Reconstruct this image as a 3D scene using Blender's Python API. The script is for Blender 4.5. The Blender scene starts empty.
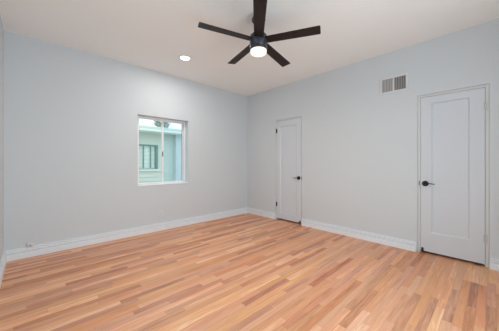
import bpy, bmesh, math, random
from mathutils import Vector, Matrix
R = math.radians
random.seed(4)
S = bpy.context.scene
C = S.collection

# ------------------------------------------------------------------ camera
F = 230.0                      # focal length in pixels of the 499 px frame
cd = bpy.data.cameras.new('camera'); cam = bpy.data.objects.new('camera', cd); C.objects.link(cam)
cd.sensor_fit = 'HORIZONTAL'; cd.sensor_width = 36.0; cd.lens = F*36.0/499.0
cd.shift_y = -2.5/499.0; cd.clip_start = 0.02; cd.clip_end = 200
cam.location = (-3.754, -4.045, 1.19)
cam.rotation_euler = (R(90), 0, -math.atan2(0.6860, 0.7276))
S.camera = cam

# ------------------------------------------------------------------ world, daylight, exposure
W = bpy.data.worlds.new('world'); S.world = W; W.use_nodes = True
wn = W.node_tree.nodes; wl = W.node_tree.links; wn.clear()
wo = wn.new('ShaderNodeOutputWorld'); wb = wn.new('ShaderNodeBackground')
wb.inputs['Color'].default_value = (0.86, 0.95, 1.0, 1); wb.inputs['Strength'].default_value = 1.7
wl.new(wb.outputs[0], wo.inputs[0])

def area(name, loc, rot, sx, sy, power, col, spread=180, shape='RECTANGLE'):
    l = bpy.data.lights.new(name, 'AREA'); l.shape = shape; l.size = sx; l.size_y = sy
    l.energy = power; l.color = col; l.spread = R(spread)
    o = bpy.data.objects.new(name, l); C.objects.link(o); o.location = loc; o.rotation_euler = rot
    return o
# added area light just inside the invented window behind the camera, for cool daylight
area('added_daylight', (-2.60, -4.66, 1.25), (R(95), 0, 0), 2.2, 2.0, 40, (0.78, 0.90, 1.0))

S.view_settings.view_transform = 'Standard'; S.view_settings.look = 'None'
S.view_settings.exposure = 0.07; S.view_settings.gamma = 1.0; S.view_settings.use_curve_mapping = False
S.cycles.use_denoising = True
S.cycles.max_bounces = 12; S.cycles.diffuse_bounces = 8; S.cycles.transparent_max_bounces = 12
S.cycles.sample_clamp_indirect = 6

# ------------------------------------------------------------------ materials
def mat(name, col, rough=0.5, metal=0.0, bump=0.0, bscale=60, spec=0.5, var=0.0, vscale=3):
    m = bpy.data.materials.new(name); m.use_nodes = True
    nt = m.node_tree; b = nt.nodes['Principled BSDF']
    b.inputs['Base Color'].default_value = (*col, 1); b.inputs['Roughness'].default_value = rough
    b.inputs['Metallic'].default_value = metal; b.inputs['Specular IOR Level'].default_value = spec
    tc = nt.nodes.new('ShaderNodeTexCoord')
    if bump:
        n = nt.nodes.new('ShaderNodeTexNoise'); n.inputs['Scale'].default_value = bscale; n.inputs['Detail'].default_value = 4
        bp = nt.nodes.new('ShaderNodeBump'); bp.inputs['Strength'].default_value = bump; bp.inputs['Distance'].default_value = 0.004
        nt.links.new(tc.outputs['Object'], n.inputs['Vector']); nt.links.new(n.outputs['Fac'], bp.inputs['Height'])
        nt.links.new(bp.outputs['Normal'], b.inputs['Normal'])
    if var:
        n = nt.nodes.new('ShaderNodeTexNoise'); n.inputs['Scale'].default_value = vscale; n.inputs['Detail'].default_value = 3
        mx = nt.nodes.new('ShaderNodeMix'); mx.data_type = 'RGBA'
        mx.inputs['A'].default_value = (*[c*(1-var) for c in col], 1); mx.inputs['B'].default_value = (*[min(1, c*(1+var)) for c in col], 1)
        nt.links.new(tc.outputs['Object'], n.inputs['Vector']); nt.links.new(n.outputs['Fac'], mx.inputs['Factor'])
        nt.links.new(mx.outputs['Result'], b.inputs['Base Color'])
    return m

def emit(name, col, s):
    m = bpy.data.materials.new(name); m.use_nodes = True; nt = m.node_tree; nt.nodes.clear()
    o = nt.nodes.new('ShaderNodeOutputMaterial'); e = nt.nodes.new('ShaderNodeEmission')
    e.inputs['Color'].default_value = (*col, 1); e.inputs['Strength'].default_value = s
    nt.links.new(e.outputs[0], o.inputs[0]); return m

def glass(name, tint, gloss=0.06):
    m = bpy.data.materials.new(name); m.use_nodes = True; nt = m.node_tree; nt.nodes.clear()
    o = nt.nodes.new('ShaderNodeOutputMaterial'); t = nt.nodes.new('ShaderNodeBsdfTransparent'); g = nt.nodes.new('ShaderNodeBsdfGlossy')
    x = nt.nodes.new('ShaderNodeMixShader'); x.inputs[0].default_value = gloss
    t.inputs['Color'].default_value = (*tint, 1); g.inputs['Roughness'].default_value = 0.02
    nt.links.new(t.outputs[0], x.inputs[1]); nt.links.new(g.outputs[0], x.inputs[2]); nt.links.new(x.outputs[0], o.inputs[0]); return m

def wood_floor():
    m = bpy.data.materials.new('oak_strip_floor'); m.use_nodes = True; nt = m.node_tree; N = nt.nodes; L = nt.links
    b = N['Principled BSDF']
    def math_(op, a, c=None, d=None):
        n = N.new('ShaderNodeMath'); n.operation = op
        for i, v in enumerate((a, c, d)):
            if v is None: continue
            if isinstance(v, (int, float)): n.inputs[i].default_value = v
            else: L.new(v, n.inputs[i])
        return n.outputs[0]
    tc = N.new('ShaderNodeTexCoord'); sp = N.new('ShaderNodeSeparateXYZ'); L.new(tc.outputs['Object'], sp.inputs[0])
    x, y = sp.outputs[0], sp.outputs[1]
    PW = 0.0572
    v = math_('DIVIDE', y, PW); row = math_('FLOOR', v); fv = math_('FRACT', v)
    wr = N.new('ShaderNodeTexWhiteNoise'); wr.noise_dimensions = '1D'; L.new(row, wr.inputs['W'])
    wr2 = N.new('ShaderNodeTexWhiteNoise'); wr2.noise_dimensions = '1D'; L.new(math_('ADD', row, 71.3), wr2.inputs['W'])
    ln = math_('MULTIPLY_ADD', wr2.outputs['Value'], 0.75, 0.50)
    u = math_('DIVIDE', math_('MULTIPLY_ADD', wr.outputs['Value'], 7.0, x), ln)
    idx = math_('FLOOR', u); fu = math_('FRACT', u)
    cb = N.new('ShaderNodeCombineXYZ'); L.new(row, cb.inputs[0]); L.new(idx, cb.inputs[1])
    wp = N.new('ShaderNodeTexWhiteNoise'); wp.noise_dimensions = '3D'; L.new(cb.outputs[0], wp.inputs['Vector'])
    # grain, offset per plank
    cg = N.new('ShaderNodeCombineXYZ')
    L.new(math_('MULTIPLY_ADD', wp.outputs['Value'], 37.0, math_('MULTIPLY', x, 2.2)), cg.inputs[0])
    L.new(math_('MULTIPLY', y, 55.0), cg.inputs[1]); L.new(math_('MULTIPLY', row, 3.7), cg.inputs[2])
    gr = N.new('ShaderNodeTexNoise'); gr.inputs['Scale'].default_value = 1.0; gr.inputs['Detail'].default_value = 5; gr.inputs['Distortion'].default_value = 0.6
    L.new(cg.outputs[0], gr.inputs['Vector'])
    ramp = N.new('ShaderNodeValToRGB'); cr = ramp.color_ramp
    stops = FLOOR_STOPS
    cr.elements[0].position = stops[0][0]; cr.elements[0].color = (*stops[0][1], 1)
    cr.elements[1].position = stops[-1][0]; cr.elements[1].color = (*stops[-1][1], 1)
    for p, c in stops[1:-1]:
        e = cr.elements.new(p); e.color = (*c, 1)
    cg2 = N.new('ShaderNodeCombineXYZ')
    L.new(math_('MULTIPLY_ADD', wp.outputs['Value'], 19.0, math_('MULTIPLY', x, 3.0)), cg2.inputs[0])
    L.new(math_('MULTIPLY', y, 26.0), cg2.inputs[1]); L.new(math_('MULTIPLY', row, 1.9), cg2.inputs[2])
    g2 = N.new('ShaderNodeTexNoise'); g2.inputs['Scale'].default_value = 1.0; g2.inputs['Detail'].default_value = 3; g2.inputs['Distortion'].default_value = 1.2
    L.new(cg2.outputs[0], g2.inputs['Vector'])
    tone = math_('MULTIPLY_ADD', wp.outputs['Value'], 0.78, 0.11)
    tone = math_('ADD', tone, math_('MULTIPLY', math_('SUBTRACT', gr.outputs['Fac'], 0.5), 0.70))
    tone = math_('ADD', tone, math_('MULTIPLY', math_('SUBTRACT', g2.outputs['Fac'], 0.5), 0.75))
    L.new(tone, ramp.inputs[0])
    sc = N.new('ShaderNodeSeparateColor'); L.new(wp.outputs['Color'], sc.inputs[0])
    hs = N.new('ShaderNodeHueSaturation'); L.new(math_('MULTIPLY_ADD', sc.outputs[1], 0.013, 0.493), hs.inputs['Hue'])
    L.new(math_('MULTIPLY_ADD', sc.outputs[2], 0.16, 0.92), hs.inputs['Saturation']); L.new(ramp.outputs[0], hs.inputs['Color'])
    # seams
    sv = math_('LESS_THAN', math_('MINIMUM', fv, math_('SUBTRACT', 1.0, fv)), 0.014)
    su = math_('LESS_THAN', math_('MULTIPLY', math_('MINIMUM', fu, math_('SUBTRACT', 1.0, fu)), ln), 0.0009)
    seam = math_('MAXIMUM', sv, su)
    mx = N.new('ShaderNodeMix'); mx.data_type = 'RGBA'; mx.inputs['B'].default_value = (0.10, 0.045, 0.025, 1)
    L.new(math_('MULTIPLY', seam, 0.45), mx.inputs['Factor']); L.new(hs.outputs['Color'], mx.inputs['A'])
    L.new(mx.outputs['Result'], b.inputs['Base Color'])
    b.inputs['Specular IOR Level'].default_value = 0.5
    L.new(math_('MULTIPLY_ADD', gr.outputs['Fac'], 0.14, 0.34), b.inputs['Roughness'])
    bp = N.new('ShaderNodeBump'); bp.inputs['Strength'].default_value = 0.12; bp.inputs['Distance'].default_value = 0.001
    L.new(math_('SUBTRACT', gr.outputs['Fac'], seam), bp.inputs['Height']); L.new(bp.outputs[0], b.inputs['Normal'])
    return m

FLOOR_STOPS = [(0.0, (0.386, 0.15, 0.08)), (0.15, (0.515, 0.222, 0.123)), (0.4, (0.655, 0.311, 0.171)), (0.7, (0.731, 0.361, 0.198)), (0.9, (0.819, 0.444, 0.251)), (1.0, (0.88, 0.566, 0.353))]

M = dict(
    wall=mat('wall_paint', (0.605, 0.645, 0.670), 0.62, bump=0.25, bscale=45, spec=0.35),
    ceil=mat('ceiling_paint', (0.885, 0.90, 0.885), 0.75, bump=0.25, bscale=50, spec=0.2),
    trim=mat('trim_paint', (0.78, 0.82, 0.85), 0.38),
    door=mat('door_paint', (0.605, 0.645, 0.685), 0.36),
    jamb=mat('jamb_paint', (0.60, 0.62, 0.62), 0.4),
    floor=wood_floor(),
    vinyl=mat('white_vinyl', (0.80, 0.81, 0.83), 0.35),
    gasket=mat('grey_gasket', (0.20, 0.23, 0.25), 0.5),
    black=mat('black_bronze', (0.018, 0.015, 0.014), 0.35, 0.6),
    rubber=mat('black_rubber', (0.02, 0.02, 0.02), 0.7),
    steel=mat('painted_steel', (0.55, 0.55, 0.55), 0.4, 0.3),
    fanmetal=mat('fan_dark_metal', (0.060, 0.066, 0.085), 0.32, 0.55),
    blade=mat('fan_blade_walnut', (0.017, 0.009, 0.007), 0.45, spec=0.28, bump=0.2, bscale=30, var=0.25, vscale=12),
    fanlight=emit('fan_light_glow', (1.0, 0.95, 0.80), 1.25),
    canlight=emit('recessed_light_glow', (1.0, 0.99, 0.96), 6.0),
    grille=mat('vent_grille', (0.42, 0.41, 0.40), 0.5),
    duct=mat('vent_duct_dark', (0.05, 0.045, 0.045), 0.8),
    plate=mat('white_plate', (0.67, 0.69, 0.70), 0.35),
    slot=mat('outlet_slot', (0.12, 0.12, 0.12), 0.6),
    glassl=glass('window_glass', (0.93, 0.97, 0.95)),
    glassr=glass('window_glass_screened', (0.83, 0.93, 0.94)),
    backglass=glass('window_glass_clear', (0.9, 0.95, 0.95)),
    stucco=mat('pale_green_siding', (0.68, 0.75, 0.70), 0.8, bump=0.3, bscale=20),
    fascia=mat('green_fascia', (0.58, 0.69, 0.63), 0.6),
    soffit=mat('white_soffit', (0.84, 0.87, 0.86), 0.7),
    roof=mat('pale_roof', (0.72, 0.74, 0.72), 0.8, var=0.1, vscale=8),
    tealframe=mat('teal_window_frame', (0.13, 0.30, 0.28), 0.5),
    blind=mat('pale_blind', (0.62, 0.75, 0.71), 0.6),
    tealwall=mat('teal_painted_wall', (0.66, 0.72, 0.76), 0.8, var=0.08, vscale=2),
    ground=mat('dry_gravel', (0.42, 0.38, 0.33), 0.95, bump=0.5, bscale=30, var=0.2, vscale=15),
    bark=mat('tree_bark', (0.16, 0.12, 0.09), 0.9, bump=0.5, bscale=30),
    leaf=mat('grey_green_leaf', (0.52, 0.58, 0.53), 0.7, var=0.15, vscale=6),
)

# ------------------------------------------------------------------ mesh helpers
def obj(name, bm, m, parent=None, loc=None, rot=None, bevel=0, smooth=False, kind=None):
    bmesh.ops.recalc_face_normals(bm, faces=bm.faces)
    me = bpy.data.meshes.new(name); bm.to_mesh(me); bm.free()
    me.materials.append(m)
    if smooth:
        for p in me.polygons: p.use_smooth = True
    o = bpy.data.objects.new(name, me); C.objects.link(o)
    if loc: o.location = loc
    if rot: o.rotation_euler = rot
    if parent: o.parent = parent
    if bevel:
        b = o.modifiers.new('bevel', 'BEVEL'); b.width = bevel; b.segments = 2; b.limit_method = 'ANGLE'; b.angle_limit = R(40)
    if smooth:
        e = o.modifiers.new('split', 'EDGE_SPLIT'); e.split_angle = R(42)
    if kind: o['kind'] = kind
    return o

def box(bm, x0, x1, y0, y1, z0, z1):
    g = bmesh.ops.create_cube(bm, size=1)
    for v in g['verts']:
        v.co = Vector(((x0+x1)/2+v.co.x*(x1-x0), (y0+y1)/2+v.co.y*(y1-y0), (z0+z1)/2+v.co.z*(z1-z0)))
    return g['verts']
def B(*a):
    bm = bmesh.new(); box(bm, *a); return bm

def lathe(prof, n=40, axis='Z'):
    """profile [(r, h)] revolved; closed at ends with r=0"""
    bm = bmesh.new(); rings = []
    for r, h in prof:
        if r < 1e-6: rings.append([bm.verts.new((0, 0, h))])
        else: rings.append([bm.verts.new((r*math.cos(2*math.pi*i/n), r*math.sin(2*math.pi*i/n), h)) for i in range(n)])
    for a, b in zip(rings, rings[1:]):
        for i in range(n):
            j = (i+1) % n
            if len(a) == 1 and len(b) == 1: continue
            if len(a) == 1: bm.faces.new((a[0], b[i], b[j]))
            elif len(b) == 1: bm.faces.new((a[i], b[0], a[j]))
            else: bm.faces.new((a[i], b[i], b[j], a[j]))
    if axis == 'X':   # height runs towards -X (out of the right wall)
        bmesh.ops.transform(bm, matrix=Matrix.Rotation(R(-90), 4, 'Y'), verts=bm.verts)
    return bm

def slab_with_holes(us, vs, holes, d, niche=None):
    """wall in (u, v, depth): room face at depth 0, back at d; holes = [(u0,u1,v0,v1)]; niche: holes are closed at this depth"""
    bm = bmesh.new()
    us = sorted(set(us+[h[0] for h in holes]+[h[1] for h in holes])); vs = sorted(set(vs+[h[2] for h in holes]+[h[3] for h in holes]))
    def hole(i, j):
        if not (0 <= i < len(us)-1 and 0 <= j < len(vs)-1): return None
        cu, cv = (us[i]+us[i+1])/2, (vs[j]+vs[j+1])/2
        return any(h[0] < cu < h[1] and h[2] < cv < h[3] for h in holes)
    def q(*p): bm.faces.new([bm.verts.new(c) for c in p])
    for i in range(len(us)-1):
        for j in range(len(vs)-1):
            a, b, c, e = us[i], us[i+1], vs[j], vs[j+1]; h = hole(i, j)
            if not h:
                q((a, c, 0), (b, c, 0), (b, e, 0), (a, e, 0))
            elif niche: q((a, c, niche), (b, c, niche), (b, e, niche), (a, e, niche))
            if not h or niche: q((a, c, d), (b, c, d), (b, e, d), (a, e, d))
            hd = (niche or d)
            for di, dj, p0, p1 in ((-1, 0, (a, c), (a, e)), (1, 0, (b, c), (b, e)), (0, -1, (a, c), (b, c)), (0, 1, (a, e), (b, e))):
                nb = hole(i+di, j+dj)
                if not h and nb: q((*p0, 0), (*p1, 0), (*p1, hd), (*p0, hd))
                if nb is None: q((*p0, niche if (h and niche) else 0), (*p1, niche if (h and niche) else 0), (*p1, d), (*p0, d))
    bmesh.ops.remove_doubles(bm, verts=bm.verts, dist=1e-5)
    return bm
def remap(bm, f):
    for v in bm.verts: v.co = Vector(f(v.co))
    return bm

def thing(name, loc, label=None, cat=None, group=None, kind=None, rot=None):
    o = bpy.data.objects.new(name, None); C.objects.link(o); o.location = loc; o.empty_display_size = 0.1
    if rot: o.rotation_euler = rot
    if label: o['label'] = label
    if cat: o['category'] = cat
    if group: o['group'] = group
    if kind: o['kind'] = kind
    return o

# ------------------------------------------------------------------ room shell
XW, YN, HC, T = -4.007, -4.68, 2.798, 0.20     # left wall x, near wall y, ceiling height, wall thickness
WX0, WX1, WZ0, WZ1 = -2.487, -1.563, 0.800, 2.000          # far wall's window opening
D1 = (-4.012, -3.347, 0.0, 2.088)                          # large door opening (y0,y1,z0,z1)
D2 = (-1.527, -0.872, 0.0, 2.088)                          # far small door

obj('floor', B(XW-T, T, YN-T, T, -0.10, 0), M['floor'], kind='structure')
# ceiling with a small plaster cove running round the room
bm = bmesh.new(); r = 0.003; loops = []
for k in range(7):
    a = R(90)*k/6; off = r*(1-math.cos(a)) if False else r - r*math.cos(a); dz = r*math.sin(a)
    i = off; z = HC - r + dz
    loops.append([bm.verts.new(c) for c in ((XW+i, YN+i, z), (0-i, YN+i, z), (0-i, 0-i, z), (XW+i, 0-i, z))])
for a, b in zip(loops, loops[1:]):
    for i in range(4): bm.faces.new((a[i], a[(i+1) % 4], b[(i+1) % 4], b[i]))
bm.faces.new(loops[-1])
top = [bm.verts.new(c) for c in ((XW-T, YN-T, HC+0.12), (T, YN-T, HC+0.12), (T, T, HC+0.12), (XW-T, T, HC+0.12))]
low = [bm.verts.new((v.co.x, v.co.y, HC+0.001)) for v in top]
lip = [bm.verts.new((v.co.x, v.co.y, HC+0.001)) for v in loops[0]]
bm.faces.new(top)
for i in range(4):
    j = (i+1) % 4
    bm.faces.new((top[i], top[j], low[j], low[i])); bm.faces.new((low[i], low[j], lip[j], lip[i])); bm.faces.new((lip[i], lip[j], loops[0][j], loops[0][i]))
obj('ceiling', bm, M['ceil'], kind='structure')
bm = slab_with_holes([XW-T, T], [0, HC], [(WX0, WX1, WZ0, WZ1)], T); remap(bm, lambda c: (c.x, c.z, c.y))
obj('wall_far', bm, M['wall'], kind='structure', bevel=0.004)
bm = slab_with_holes([YN, 0], [0, HC], [D1, D2], T, niche=0.185); remap(bm, lambda c: (c.z, c.x, c.y))
obj('wall_right', bm, M['wall'], kind='structure', bevel=0.005)
NW = (-3.8, -1.25, 0.12, 2.40)
bm = slab_with_holes([YN, 0], [0, HC], [], T); remap(bm, lambda c: (XW-c.z, c.x, c.y))
obj('wall_left', bm, M['wall'], kind='structure')
bm = slab_with_holes([XW-T, T], [0, HC], [NW], T); remap(bm, lambda c: (c.x, YN-c.z, c.y))
obj('wall_near', bm, M['wall'], kind='structure')

# baseboards: profile (distance out of wall, height)
PROF = [(0, 0), (0.028, 0), (0.028, 0.068), (0.025, 0.072), (0.006, 0.073), (0.006, 0.085), (0.024, 0.087), (0.026, 0.096), (0.022, 0.102), (0.004, 0.103), (0.004, 0.114), (0.017, 0.116), (0.017, 0.130), (0, 0.130)]
def baseboard(name, p0, p1, n, mit=(0, 0)):
    bm = bmesh.new(); p0 = Vector(p0); p1 = Vector(p1); n = Vector(n); d = (p1-p0).normalized()
    A = [bm.verts.new((*(p0+n*u+d*u*mit[0]), h)) for u, h in PROF]
    Z = [bm.verts.new((*(p1+n*u-d*u*mit[1]), h)) for u, h in PROF]
    for i in range(len(PROF)):
        j = (i+1) % len(PROF); bm.faces.new((A[i], A[j], Z[j], Z[i]))
    bm.faces.new(A); bm.faces.new(Z)
    return obj(name, bm, M['trim'], kind='structure')
baseboard('baseboard_far', (XW, 0), (0, 0), (0, -1), (1, 1))
baseboard('baseboard_right', (0, 0), (0, D2[1]+0.004), (-1, 0), (1, 0))
baseboard('baseboard_right', (0, D2[0]-0.004), (0, D1[1]+0.016), (-1, 0))
baseboard('baseboard_right', (0, D1[0]-0.004), (0, YN), (-1, 0), (0, 1))
baseboard('baseboard_left', (XW, YN), (XW, 0), (1, 0), (1, 1))
baseboard('baseboard_near', (0, YN), (XW, YN), (0, 1), (1, 1))

# ------------------------------------------------------------------ doors
def panel_door(name, op, label, latch_high, hinge_mat, hinge_z, stile, rails, knob_z, jf=0.030):
    """op = (y0,y1,z0,z1). latch_high: latch edge is the one at greater y"""
    y0, y1, z0, z1 = op; hgt = z1
    root = thing(name, (0, (y0+y1)/2, 0), kind='structure'); yc = (y0+y1)/2
    # jamb frame: two legs and head, set a little behind the plaster face
    bm = bmesh.new()
    box(bm, 0.010, 0.118, y0+0.001, y0+jf, 0, hgt-0.001); box(bm, 0.010, 0.118, y1-jf, y1-0.001, 0, hgt-0.001)
    box(bm, 0.010, 0.118, y0+jf, y1-jf, hgt-jf, hgt-0.001)
    # rebate stops
    box(bm, 0.046, 0.07, y0+jf, y0+jf+0.012, 0, hgt-jf); box(bm, 0.046, 0.07, y1-jf-0.012, y1-jf, 0, hgt-jf)
    box(bm, 0.046, 0.07, y0+jf+0.012, y1-jf-0.012, hgt-jf-0.012, hgt-jf)
    for v in bm.verts: v.co.y -= yc
    obj('door_frame', bm, M['jamb'], root, bevel=0.002)
    a, b = y0+jf+0.003, y1-jf-0.003; zb, zt = 0.031, hgt-jf-0.004; X0, X1 = 0.006, 0.042
    lo, hi = (stile[0], stile[1])
    pa, pb, pz0, pz1 = a+lo, b-hi, rails[0], rails[1]
    bm = bmesh.new(); q = lambda *p: bm.faces.new([bm.verts.new(c) for c in p])
    yy = [a, pa, pb, b]; zz = [zb, pz0, pz1, zt]
    for i in range(3):
        for j in range(3):
            if i == 1 and j == 1: continue
            q((X0, yy[i], zz[j]), (X0, yy[i+1], zz[j]), (X0, yy[i+1], zz[j+1]), (X0, yy[i], zz[j+1]))
    s = 0.012; dp = 0.015      # sticking and recessed flat panel
    o_ = [(X0, pa, pz0), (X0, pb, pz0), (X0, pb, pz1), (X0, pa, pz1)]
    i_ = [(X0+dp, pa+s, pz0+s), (X0+dp, pb-s, pz0+s), (X0+dp, pb-s, pz1-s), (X0+dp, pa+s, pz1-s)]
    for k in range(4): q(o_[k], o_[(k+1) % 4], i_[(k+1) % 4], i_[k])
    q(*i_)
    e = [(a, zb), (b, zb), (b, zt), (a, zt)]
    for i in range(3):
        q((X0, yy[i], zb), (X0, yy[i+1], zb), (X1, yy[i+1], zb), (X1, yy[i], zb)); q((X0, yy[i], zt), (X0, yy[i+1], zt), (X1, yy[i+1], zt), (X1, yy[i], zt))
        q((X0, a, zz[i]), (X0, a, zz[i+1]), (X1, a, zz[i+1]), (X1, a, zz[i])); q((X0, b, zz[i]), (X0, b, zz[i+1]), (X1, b, zz[i+1]), (X1, b, zz[i]))
        for j in range(3): q((X1, yy[i], zz[j]), (X1, yy[i+1], zz[j]), (X1, yy[i+1], zz[j+1]), (X1, yy[i], zz[j+1]))
    bmesh.ops.remove_doubles(bm, verts=bm.verts, dist=1e-5)
    for v in bm.verts: v.co.y -= yc
    slab = obj('door_panel', bm, M['door'], root, bevel=0.0015)
    # lever handle
    ky = (b-0.050) if latch_high else (a+0.050); sgn = -1 if latch_high else 1
    ros = obj('door_handle', lathe([(0, 0), (0.036, 0), (0.036, 0.006), (0.033, 0.012), (0.021, 0.016), (0.016, 0.024), (0.016, 0.046), (0.012, 0.055), (0, 0.057)], 32, 'X'), M['black'], root, loc=(X0, ky-yc, knob_z), smooth=True)
    bm = bmesh.new(); n = 10; rings = []
    for k in range(9):
        t = k/8; y = sgn*(-0.006+0.112*t); x = -0.047+0.006*math.sin(t*math.pi); z = 0.003*math.sin(t*math.pi*1.2); rr = 0.0070-0.0020*t
        rings.append([bm.verts.new((x+0.6*rr*math.cos(2*math.pi*i/n), y, z+rr*math.sin(2*math.pi*i/n))) for i in range(n)])
    for p, w in zip(rings, rings[1:]):
        for i in range(n): bm.faces.new((p[i], p[(i+1) % n], w[(i+1) % n], w[i]))
    bm.faces.new(rings[0]); bm.faces.new(rings[-1])
    obj('lever', bm, M['black'], ros, smooth=True)
    # strike plate on the jamb edge
    sy = (y1-jf*0.55) if latch_high else (y0+jf*0.55)
    obj('strike_plate', B(0.0075, 0.010, sy-yc-0.004, sy-yc+0.004, knob_z-0.030, knob_z+0.030), M['black'], root)
    # hinges: knuckle barrel and the two leaves' edges
    hy = (a-0.002) if latch_high else (b+0.002)
    for hz in hinge_z:
        bm = lathe([(0, -0.046), (0.005, -0.046), (0.0075, -0.043), (0.0075, 0.043), (0.005, 0.046), (0, 0.046)], 16)
        for v in bm.verts: v.co += Vector((0.001, hy-yc, hz))
        box(bm, 0.003, 0.0095, hy-yc-0.016, hy-yc+0.016, hz-0.042, hz+0.042)
        obj('hinge', bm, hinge_mat, root)
    # little rubber-tipped stop at the foot of the latch side
    fy = (b-0.020) if latch_high else (a+0.020)
    bm = lathe([(0, 0), (0.011, 0), (0.011, 0.010), (0.007, 0.014), (0.007, 0.034), (0.010, 0.036), (0.010, 0.044), (0, 0.045)], 20, 'X')
    box(bm, -0.003, 0.0, -0.012, 0.012, -0.026, 0.026)
    obj('door_stop', bm, M['rubber'], root, loc=(X0, fy-yc, 0.048))
    return root
panel_door('door_1', D1, '', True, M['steel'], (1.84, 0.325), (0.128, 0.113), (0.283, 1.968), 0.920)
panel_door('door_2', D2, '', False, M['black'], (1.867, 0.322), (0.100, 0.085), (0.145, 1.945), 0.899, jf=0.022)

# ------------------------------------------------------------------ far window (slider)
win = thing('window_1', ((WX0+WX1)/2, 0.035, WZ0), kind='structure'); ox, oz = (WX0+WX1)/2, WZ0
def wobj(name, bm, m, parent, off=(0, 0, 0), **k):
    for v in bm.verts: v.co -= Vector((ox, 0, oz))
    return obj(name, bm, m, parent, **k)
def ring(x0, x1, z0, z1, w, y0, y1, wb=None, wt=None):
    wb = wb or w; wt = wt or w
    bm = bmesh.new(); box(bm, x0, x0+w, y0, y1, z0, z1); box(bm, x1-w, x1, y0, y1, z0, z1)
    box(bm, x0+w, x1-w, y0, y1, z0, z0+wb); box(bm, x0+w, x1-w, y0, y1, z1-wt, z1); return bm
wobj('window_frame', ring(WX0+.001, WX1-.001, WZ0+.001, WZ1-.001, 0.026, 0.085, 0.155), M['vinyl'], win, bevel=0.002)
wobj('window_sill', B(WX0+.001, WX1-.001, -0.041, 0.085, WZ0+.0005, WZ0+0.014), M['vinyl'], win, bevel=0.003)
gx0, gx1, gz0, gz1 = WX0+0.027, WX1-0.027, WZ0+0.027, WZ1-0.027
s1 = wobj('window_sash', ring(gx0, -1.994, gz0, gz1, 0.034, 0.092, 0.118, 0.020, 0.014), M['vinyl'], win, bevel=0.002)
bm = B(gx0+0.034, -2.028, 0.102, 0.108, gz0+0.020, gz1-0.014); g = wobj('glass_pane', bm, M['glassl'], win)
s2 = wobj('window_sash', ring(-2.016, gx1, gz0, gz1, 0.022, 0.122, 0.148, 0.020, 0.014), M['vinyl'], win, bevel=0.002)
bm = B(-1.994, gx1-0.022, 0.132, 0.138, gz0+0.020, gz1-0.014); wobj('glass_pane', bm, M['glassr'], win)
bm = B(gx1-0.036, gx1-0.0225, 0.118, 0.123, gz0+0.022, gz1-0.016); wobj('gasket', bm, M['gasket'], win)
bm = B(-2.032+0.012, -2.032+0.022, 0.080, 0.092, 1.325, 1.385); box(bm, -2.026, -2.004, 0.086, 0.0925, 1.31, 1.40)
wobj('window_latch', bm, M['gasket'], win)

# invented window in the unseen near wall, put in to supply daylight
def plain_window(name, u0, u1, z0, z1, f, loc):
    root = thing(name, loc, kind='structure'); L = Vector(loc)
    bm = ring(u0+.001, u1-.001, z0+.001, z1-.001, 0.05, 0.08, 0.14); box(bm, (u0+u1)/2-.02, (u0+u1)/2+.02, 0.085, 0.135, z0+.05, z1-.05)
    for v in bm.verts: v.co = Vector(f(v.co))-L
    obj('window_frame', bm, M['vinyl'], root)
    bm = B(u0+.05, u1-.05, 0.107, 0.113, z0+.05, z1-.05)
    for v in bm.verts: v.co = Vector(f(v.co))-L
    obj('glass_pane', bm, M['backglass'], root)
plain_window('added_window', NW[0], NW[1], NW[2], NW[3], lambda c: (c.x, YN-c.y, c.z), ((NW[0]+NW[1])/2, YN, NW[2]))

# ------------------------------------------------------------------ outside the far window
obj('ground', B(-14, 14, T+.01, 22, -0.45, -0.35), M['ground'], kind='structure')
NY = 4.2
nh = thing('neighboring_house', (1.5, NY, -0.35), 'pale green neighboring house with a teal framed window, outside the window', 'house')
def nobj(name, bm, m, parent=nh, **k):
    if parent is nh:
        for v in bm.verts: v.co -= Vector((1.5, NY, -0.35))
    else:
        for v in bm.verts: v.co -= Vector((1.5, NY, -0.35))
    return obj(name, bm, m, parent, **k)
# lap siding wall, with real laps and the window hole
nwx0, nwx1, nwz0, nwz1 = -1.22, -0.50, 0.97, 1.83
bm = bmesh.new(); z = -0.35
def lap(xa, xb, za, zb):
    vs = [(xa, NY-.022, za), (xb, NY-.022, za), (xb, NY, zb), (xa, NY, zb)]
    bk = [(x, NY+.15, z_) for x, _, z_ in vs]
    a = [bm.verts.new(c) for c in vs]; b = [bm.verts.new(c) for c in bk]
    bm.faces.new(a); bm.faces.new(b)
    for k in range(4): bm.faces.new((a[k], a[(k+1) % 4], b[(k+1) % 4], b[k]))
while z < 2.34:
    z2 = min(z+0.15, 2.36)
    if z2 > nwz0 and z < nwz1:
        lap(-4, nwx0, z, z2); lap(nwx1, 0.10, z, z2)
        if z < nwz0: lap(nwx0, nwx1, z, nwz0)
        if z2 > nwz1: lap(nwx0, nwx1, nwz1, z2)
    else: lap(-4, 0.10, z, z2)
    z = z2
nobj('house_wall', bm, M['stucco'])
nobj('wall_bay', B(0.10, 6, NY-0.20, NY+0.15, -0.35, 2.36), M['tealwall'], bevel=0.01)
nf = bmesh.new()
w = 0.055
box(nf, nwx0, nwx0+w, NY-.04, NY+.06, nwz0, nwz1); box(nf, nwx1-w*1.6, nwx1, NY-.04, NY+.06, nwz0, nwz1)
box(nf, nwx0+w, nwx1-w*1.6, NY-.04, NY+.06, nwz1-w, nwz1); box(nf, nwx0+w, nwx1-w*1.6, NY-.04, NY+.06, nwz0, nwz0+w*.6)
for k in (1, 2): xx = nwx0+(nwx1-nwx0)*k/3; box(nf, xx-.014, xx+.014, NY, NY+.04, nwz0+.04, nwz1-.05)
nobj('house_window', nf, M['tealframe'])
bl = bmesh.new(); zz = nwz0+0.04
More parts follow.
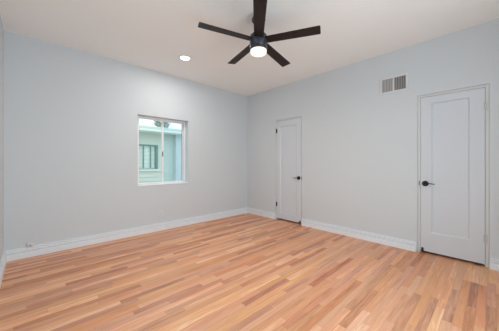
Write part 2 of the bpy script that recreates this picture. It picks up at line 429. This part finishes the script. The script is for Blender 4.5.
while zz < nwz1-0.05:
    box(bl, nwx0+w, nwx1-w*1.6, NY+0.062, NY+0.075, zz, zz+0.040); zz += 0.047
nobj('window_blind', bl, M['blind'])
nobj('window_ledge', B(nwx0-.05, nwx1+.05, NY-.08, NY-.022, nwz0-.05, nwz0), M['soffit'])
# roof with overhanging eave
bm = bmesh.new()
a = [(-4.4, NY-0.40, 2.36), (6.2, NY-0.40, 2.36), (6.2, NY+3.6, 2.72), (-4.4, NY+3.6, 2.72)]
v0 = [bm.verts.new(c) for c in a]; v1 = [bm.verts.new((c[0], c[1], c[2]+0.06)) for c in a]
bm.faces.new(v0); bm.faces.new(v1)
for k in range(4): bm.faces.new((v0[k], v0[(k+1) % 4], v1[(k+1) % 4], v1[k]))
nobj('house_roof', bm, M['roof'])
nobj('fascia_board', B(-4.4, 6.2, NY-0.44, NY-0.401, 2.20, 2.38), M['fascia'])
nobj('gutter', B(-4.4, 6.2, NY-0.50, NY-0.441, 2.24, 2.31), M['soffit'], bevel=0.01)
nobj('soffit', B(-4.4, 6.2, NY-0.40, NY-0.22, 2.30, 2.345), M['soffit'])

# a tree beyond the roof
tr = thing('garden_tree', (2.3, 10.5, -0.35), 'pale grey-green tree showing above the neighboring roof, outside the window', 'tree')
bm = bmesh.new(); n = 8; rings = []
for k in range(7):
    t = k/6; rr = 0.16*(1-t)+0.04
    rings.append([bm.verts.new((0.15*math.sin(t*3)+rr*math.cos(2*math.pi*i/n), rr*math.sin(2*math.pi*i/n), t*4.3)) for i in range(n)])
for p, q_ in zip(rings, rings[1:]):
    for i in range(n): bm.faces.new((p[i], p[(i+1) % n], q_[(i+1) % n], q_[i]))
bm.faces.new(rings[0]); bm.faces.new(rings[-1])
obj('trunk', bm, M['bark'], tr, smooth=True)
bm = bmesh.new()
for k in range(420):
    while True:
        p = Vector((random.uniform(-1, 1), random.uniform(-1, 1), random.uniform(-1, 1)))
        if 0.35 < p.length < 1: break
    p = Vector((p.x*0.55, p.y*0.6, 4.25+p.z*0.6)); s = random.uniform(.06, .13)
    u = Vector((random.gauss(0, 1), random.gauss(0, 1), random.gauss(0, 1))).normalized(); w_ = u.orthogonal().normalized()
    bm.faces.new([bm.verts.new(p+u*s*1.4), bm.verts.new(p+w_*s*.5), bm.verts.new(p-u*s*1.4), bm.verts.new(p-w_*s*.5)])
obj('foliage', bm, M['leaf'], tr)

# ------------------------------------------------------------------ ceiling fan
FX, FY, FZ = -1.995, -2.320, 2.497
fan = thing('ceiling_fan', (FX, FY, HC), 'dark five-blade ceiling fan with lit round white lamp under its hub', 'ceiling fan')
dz = FZ-HC
obj('canopy', lathe([(0, 0), (0.052, 0), (0.054, -0.045), (0.060, -0.060), (0.072, -0.066), (0.074, -0.080), (0.070, -0.090), (0.045, -0.098), (0, -0.098)]), M['fanmetal'], fan, smooth=True)
obj('downrod', lathe([(0, -0.06), (0.013, -0.06), (0.013, dz+0.10), (0, dz+0.10)], 20), M['fanmetal'], fan, smooth=True)
bm = lathe([(0, dz+0.115), (0.030, dz+0.115), (0.034, dz+0.085), (0.070, dz+0.070), (0.090, dz+0.050), (0.094, dz+0.020), (0.094, dz-0.0610), (0.090, dz-0.0710), (0.092, dz-0.0750), (0.092, dz-0.0990), (0.088, dz-0.1030), (0, dz-0.1030)], 48)
obj('motor_housing', bm, M['fanmetal'], fan, smooth=True)
bm = lathe([(0, dz-0.10305), (0.086, dz-0.10305), (0.0865, dz-0.1250), (0.080, dz-0.1370), (0.060, dz-0.1440), (0, dz-0.1470)], 48)
obj('light_diffuser', bm, M['fanlight'], fan, smooth=True)
base = -91-43.3
def blade_mesh():
    bm = bmesh.new(); pts = []
    r0, r1, w0, w1, cr = 0.085, 0.635, 0.049, 0.057, 0.012
    top = [(r0, -w0), (r1-cr, -w1)]
    for k in range(1, 5): a_ = R(-90+90*k/4); top.append((r1-cr+cr*math.cos(a_), -w1+cr+cr*math.sin(a_)))
    top.append((r1, w1-cr))
    for k in range(1, 5): a_ = R(90*k/4); top.append((r1-cr+cr*math.cos(a_), w1-cr+cr*math.sin(a_)))
    top.append((r0, w0))
    A = [bm.verts.new((x, y, 0.004)) for x, y in top]; Z = [bm.verts.new((x, y, -0.004)) for x, y in top]
    bm.faces.new(A); bm.faces.new(Z)
    for i in range(len(A)):
        j = (i+1) % len(A); bm.faces.new((A[i], A[j], Z[j], Z[i]))
    return bm
def bracket_mesh():
    bm = bmesh.new(); box(bm, 0.080, 0.185, -0.022, 0.022, 0.0045, 0.0095)
    for x, y in ((0.13, -0.013), (0.13, 0.013), (0.17, 0)):
        g = bmesh.ops.create_cone(bm, cap_ends=True, segments=10, radius1=0.005, radius2=0.004, depth=0.004)
        for v in g['verts']: v.co += Vector((x, y, 0.0115))
    return bm
bl0 = None
for k in range(5):
    rot = (R(-9), R((0, 0, 4, 1, -4)[k]), R(base+72*k+(0, 0, 0, -3, 3)[k]))
    if k == 0:
        bl0 = obj('fan_blade', blade_mesh(), M['blade'], fan, loc=(0, 0, dz), rot=rot); bk0 = obj('blade_bracket', bracket_mesh(), M['fanmetal'], bl0)
    else:
        b_ = bl0.copy(); C.objects.link(b_); b_.parent = fan; b_.rotation_euler = rot
        c_ = bk0.copy(); C.objects.link(c_); c_.parent = b_
area('fan_lamp', (FX, FY, FZ-0.153), (0, 0, 0), 0.16, 0.16, 11, (1.0, 0.86, 0.70), 180, 'DISK')

# ------------------------------------------------------------------ recessed light
LX, LY = -2.056, -0.805
rl = thing('recessed_light', (LX, LY, HC), 'lit round white recessed downlight in the ceiling above the window', 'recessed light')
obj('trim_ring', lathe([(0.070, -0.0005), (0.092, -0.0005), (0.092, -0.003), (0.088, -0.007), (0.074, -0.007), (0.070, -0.004), (0.070, -0.0005)], 48), M['plate'], rl, smooth=True)
obj('light_lens', lathe([(0, -0.001), (0.0695, -0.001), (0.0695, -0.0035), (0, -0.0045)], 48), M['canlight'], rl, smooth=True)
area('recessed_lamp', (LX, LY, HC-0.010), (0, 0, 0), 0.13, 0.13, 11, (1.0, 0.96, 0.91), 180, 'DISK')

# ------------------------------------------------------------------ wall vent
VY0, VY1, VZ0, VZ1 = -3.216, -2.916, 2.224, 2.406
vent = thing('air_vent', (0, (VY0+VY1)/2, (VZ0+VZ1)/2), 'white-framed grey louvered air vent high on the wall left of the large door', 'air vent')
yc, zc = (VY0+VY1)/2, (VZ0+VZ1)/2; hy, hz = (VY1-VY0)/2, (VZ1-VZ0)/2
bm = bmesh.new(); fw = 0.026
for a in ((-hy-fw, -hy, -hz-fw, hz+fw), (hy, hy+fw, -hz-fw, hz+fw), (-hy, hy, hz, hz+fw), (-hy, hy, -hz-fw, -hz), (-0.009, 0.009, -hz, hz)):
    box(bm, -0.010, -0.0005, a[0], a[1], a[2], a[3])
obj('vent_frame', bm, M['plate'], vent, bevel=0.002)
obj('vent_back', B(-0.0025, -0.0005, -hy+.0005, -0.0095, -hz+.0005, hz-.0005), M['duct'], vent)
obj('vent_back', B(-0.0025, -0.0005, 0.0095, hy-.0005, -hz+.0005, hz-.0005), M['duct'], vent)
for side in (-1, 1):
    n = 7
    for k in range(n):
        y = side*(0.009+(hy-0.009)*(k+0.5)/n)
        bm = B(-0.0006, 0.0006, -0.0078, 0.0078, -hz+.002, hz-.002)
        obj('louver', bm, M['grille'], vent, loc=(-0.0065, y, 0), rot=(0, 0, R(28*side)))

# ------------------------------------------------------------------ outlet and jack on the far wall
ou = thing('wall_outlet', (-2.098, 0, 0.303), 'white duplex wall outlet low on the wall below the window', 'outlet')
obj('cover_plate', B(-0.036, 0.036, -0.006, -0.0003, -0.058, 0.058), M['plate'], ou, bevel=0.003)
for sz in (-0.021, 0.021):
    s = obj('socket', lathe([(0, 0), (0.0165, 0), (0.0165, 0.003), (0.015, 0.004), (0, 0.004)], 24), M['plate'], ou, loc=(0, -0.006, sz), rot=(R(90), 0, 0))
    bm = B(-0.0075, -0.0045, -0.001, 0.007, 0.0035, 0.0046); box(bm, 0.0045, 0.0075, -0.001, 0.007, 0.0035, 0.0046); box(bm, -0.002, 0.002, -0.010, -0.006, 0.0035, 0.0046)
    obj('socket_slots', bm, M['slot'], s)
obj('plate_screw', lathe([(0, 0), (0.003, 0), (0.002, 0.0015), (0, 0.0015)], 12), M['steel'], ou, loc=(0, -0.006, 0), rot=(R(90), 0, 0))

jk = thing('cable_jack', (-3.775, 0, 0.160), 'small white surface cable jack just above the baseboard near the left corner', 'jack')
obj('jack_body', B(-0.030, 0.030, -0.030, -0.0003, -0.024, 0.024), M['plate'], jk, bevel=0.004)
obj('jack_port', B(-0.008, 0.008, -0.0315, -0.0295, -0.018, -0.008), M['slot'], jk)
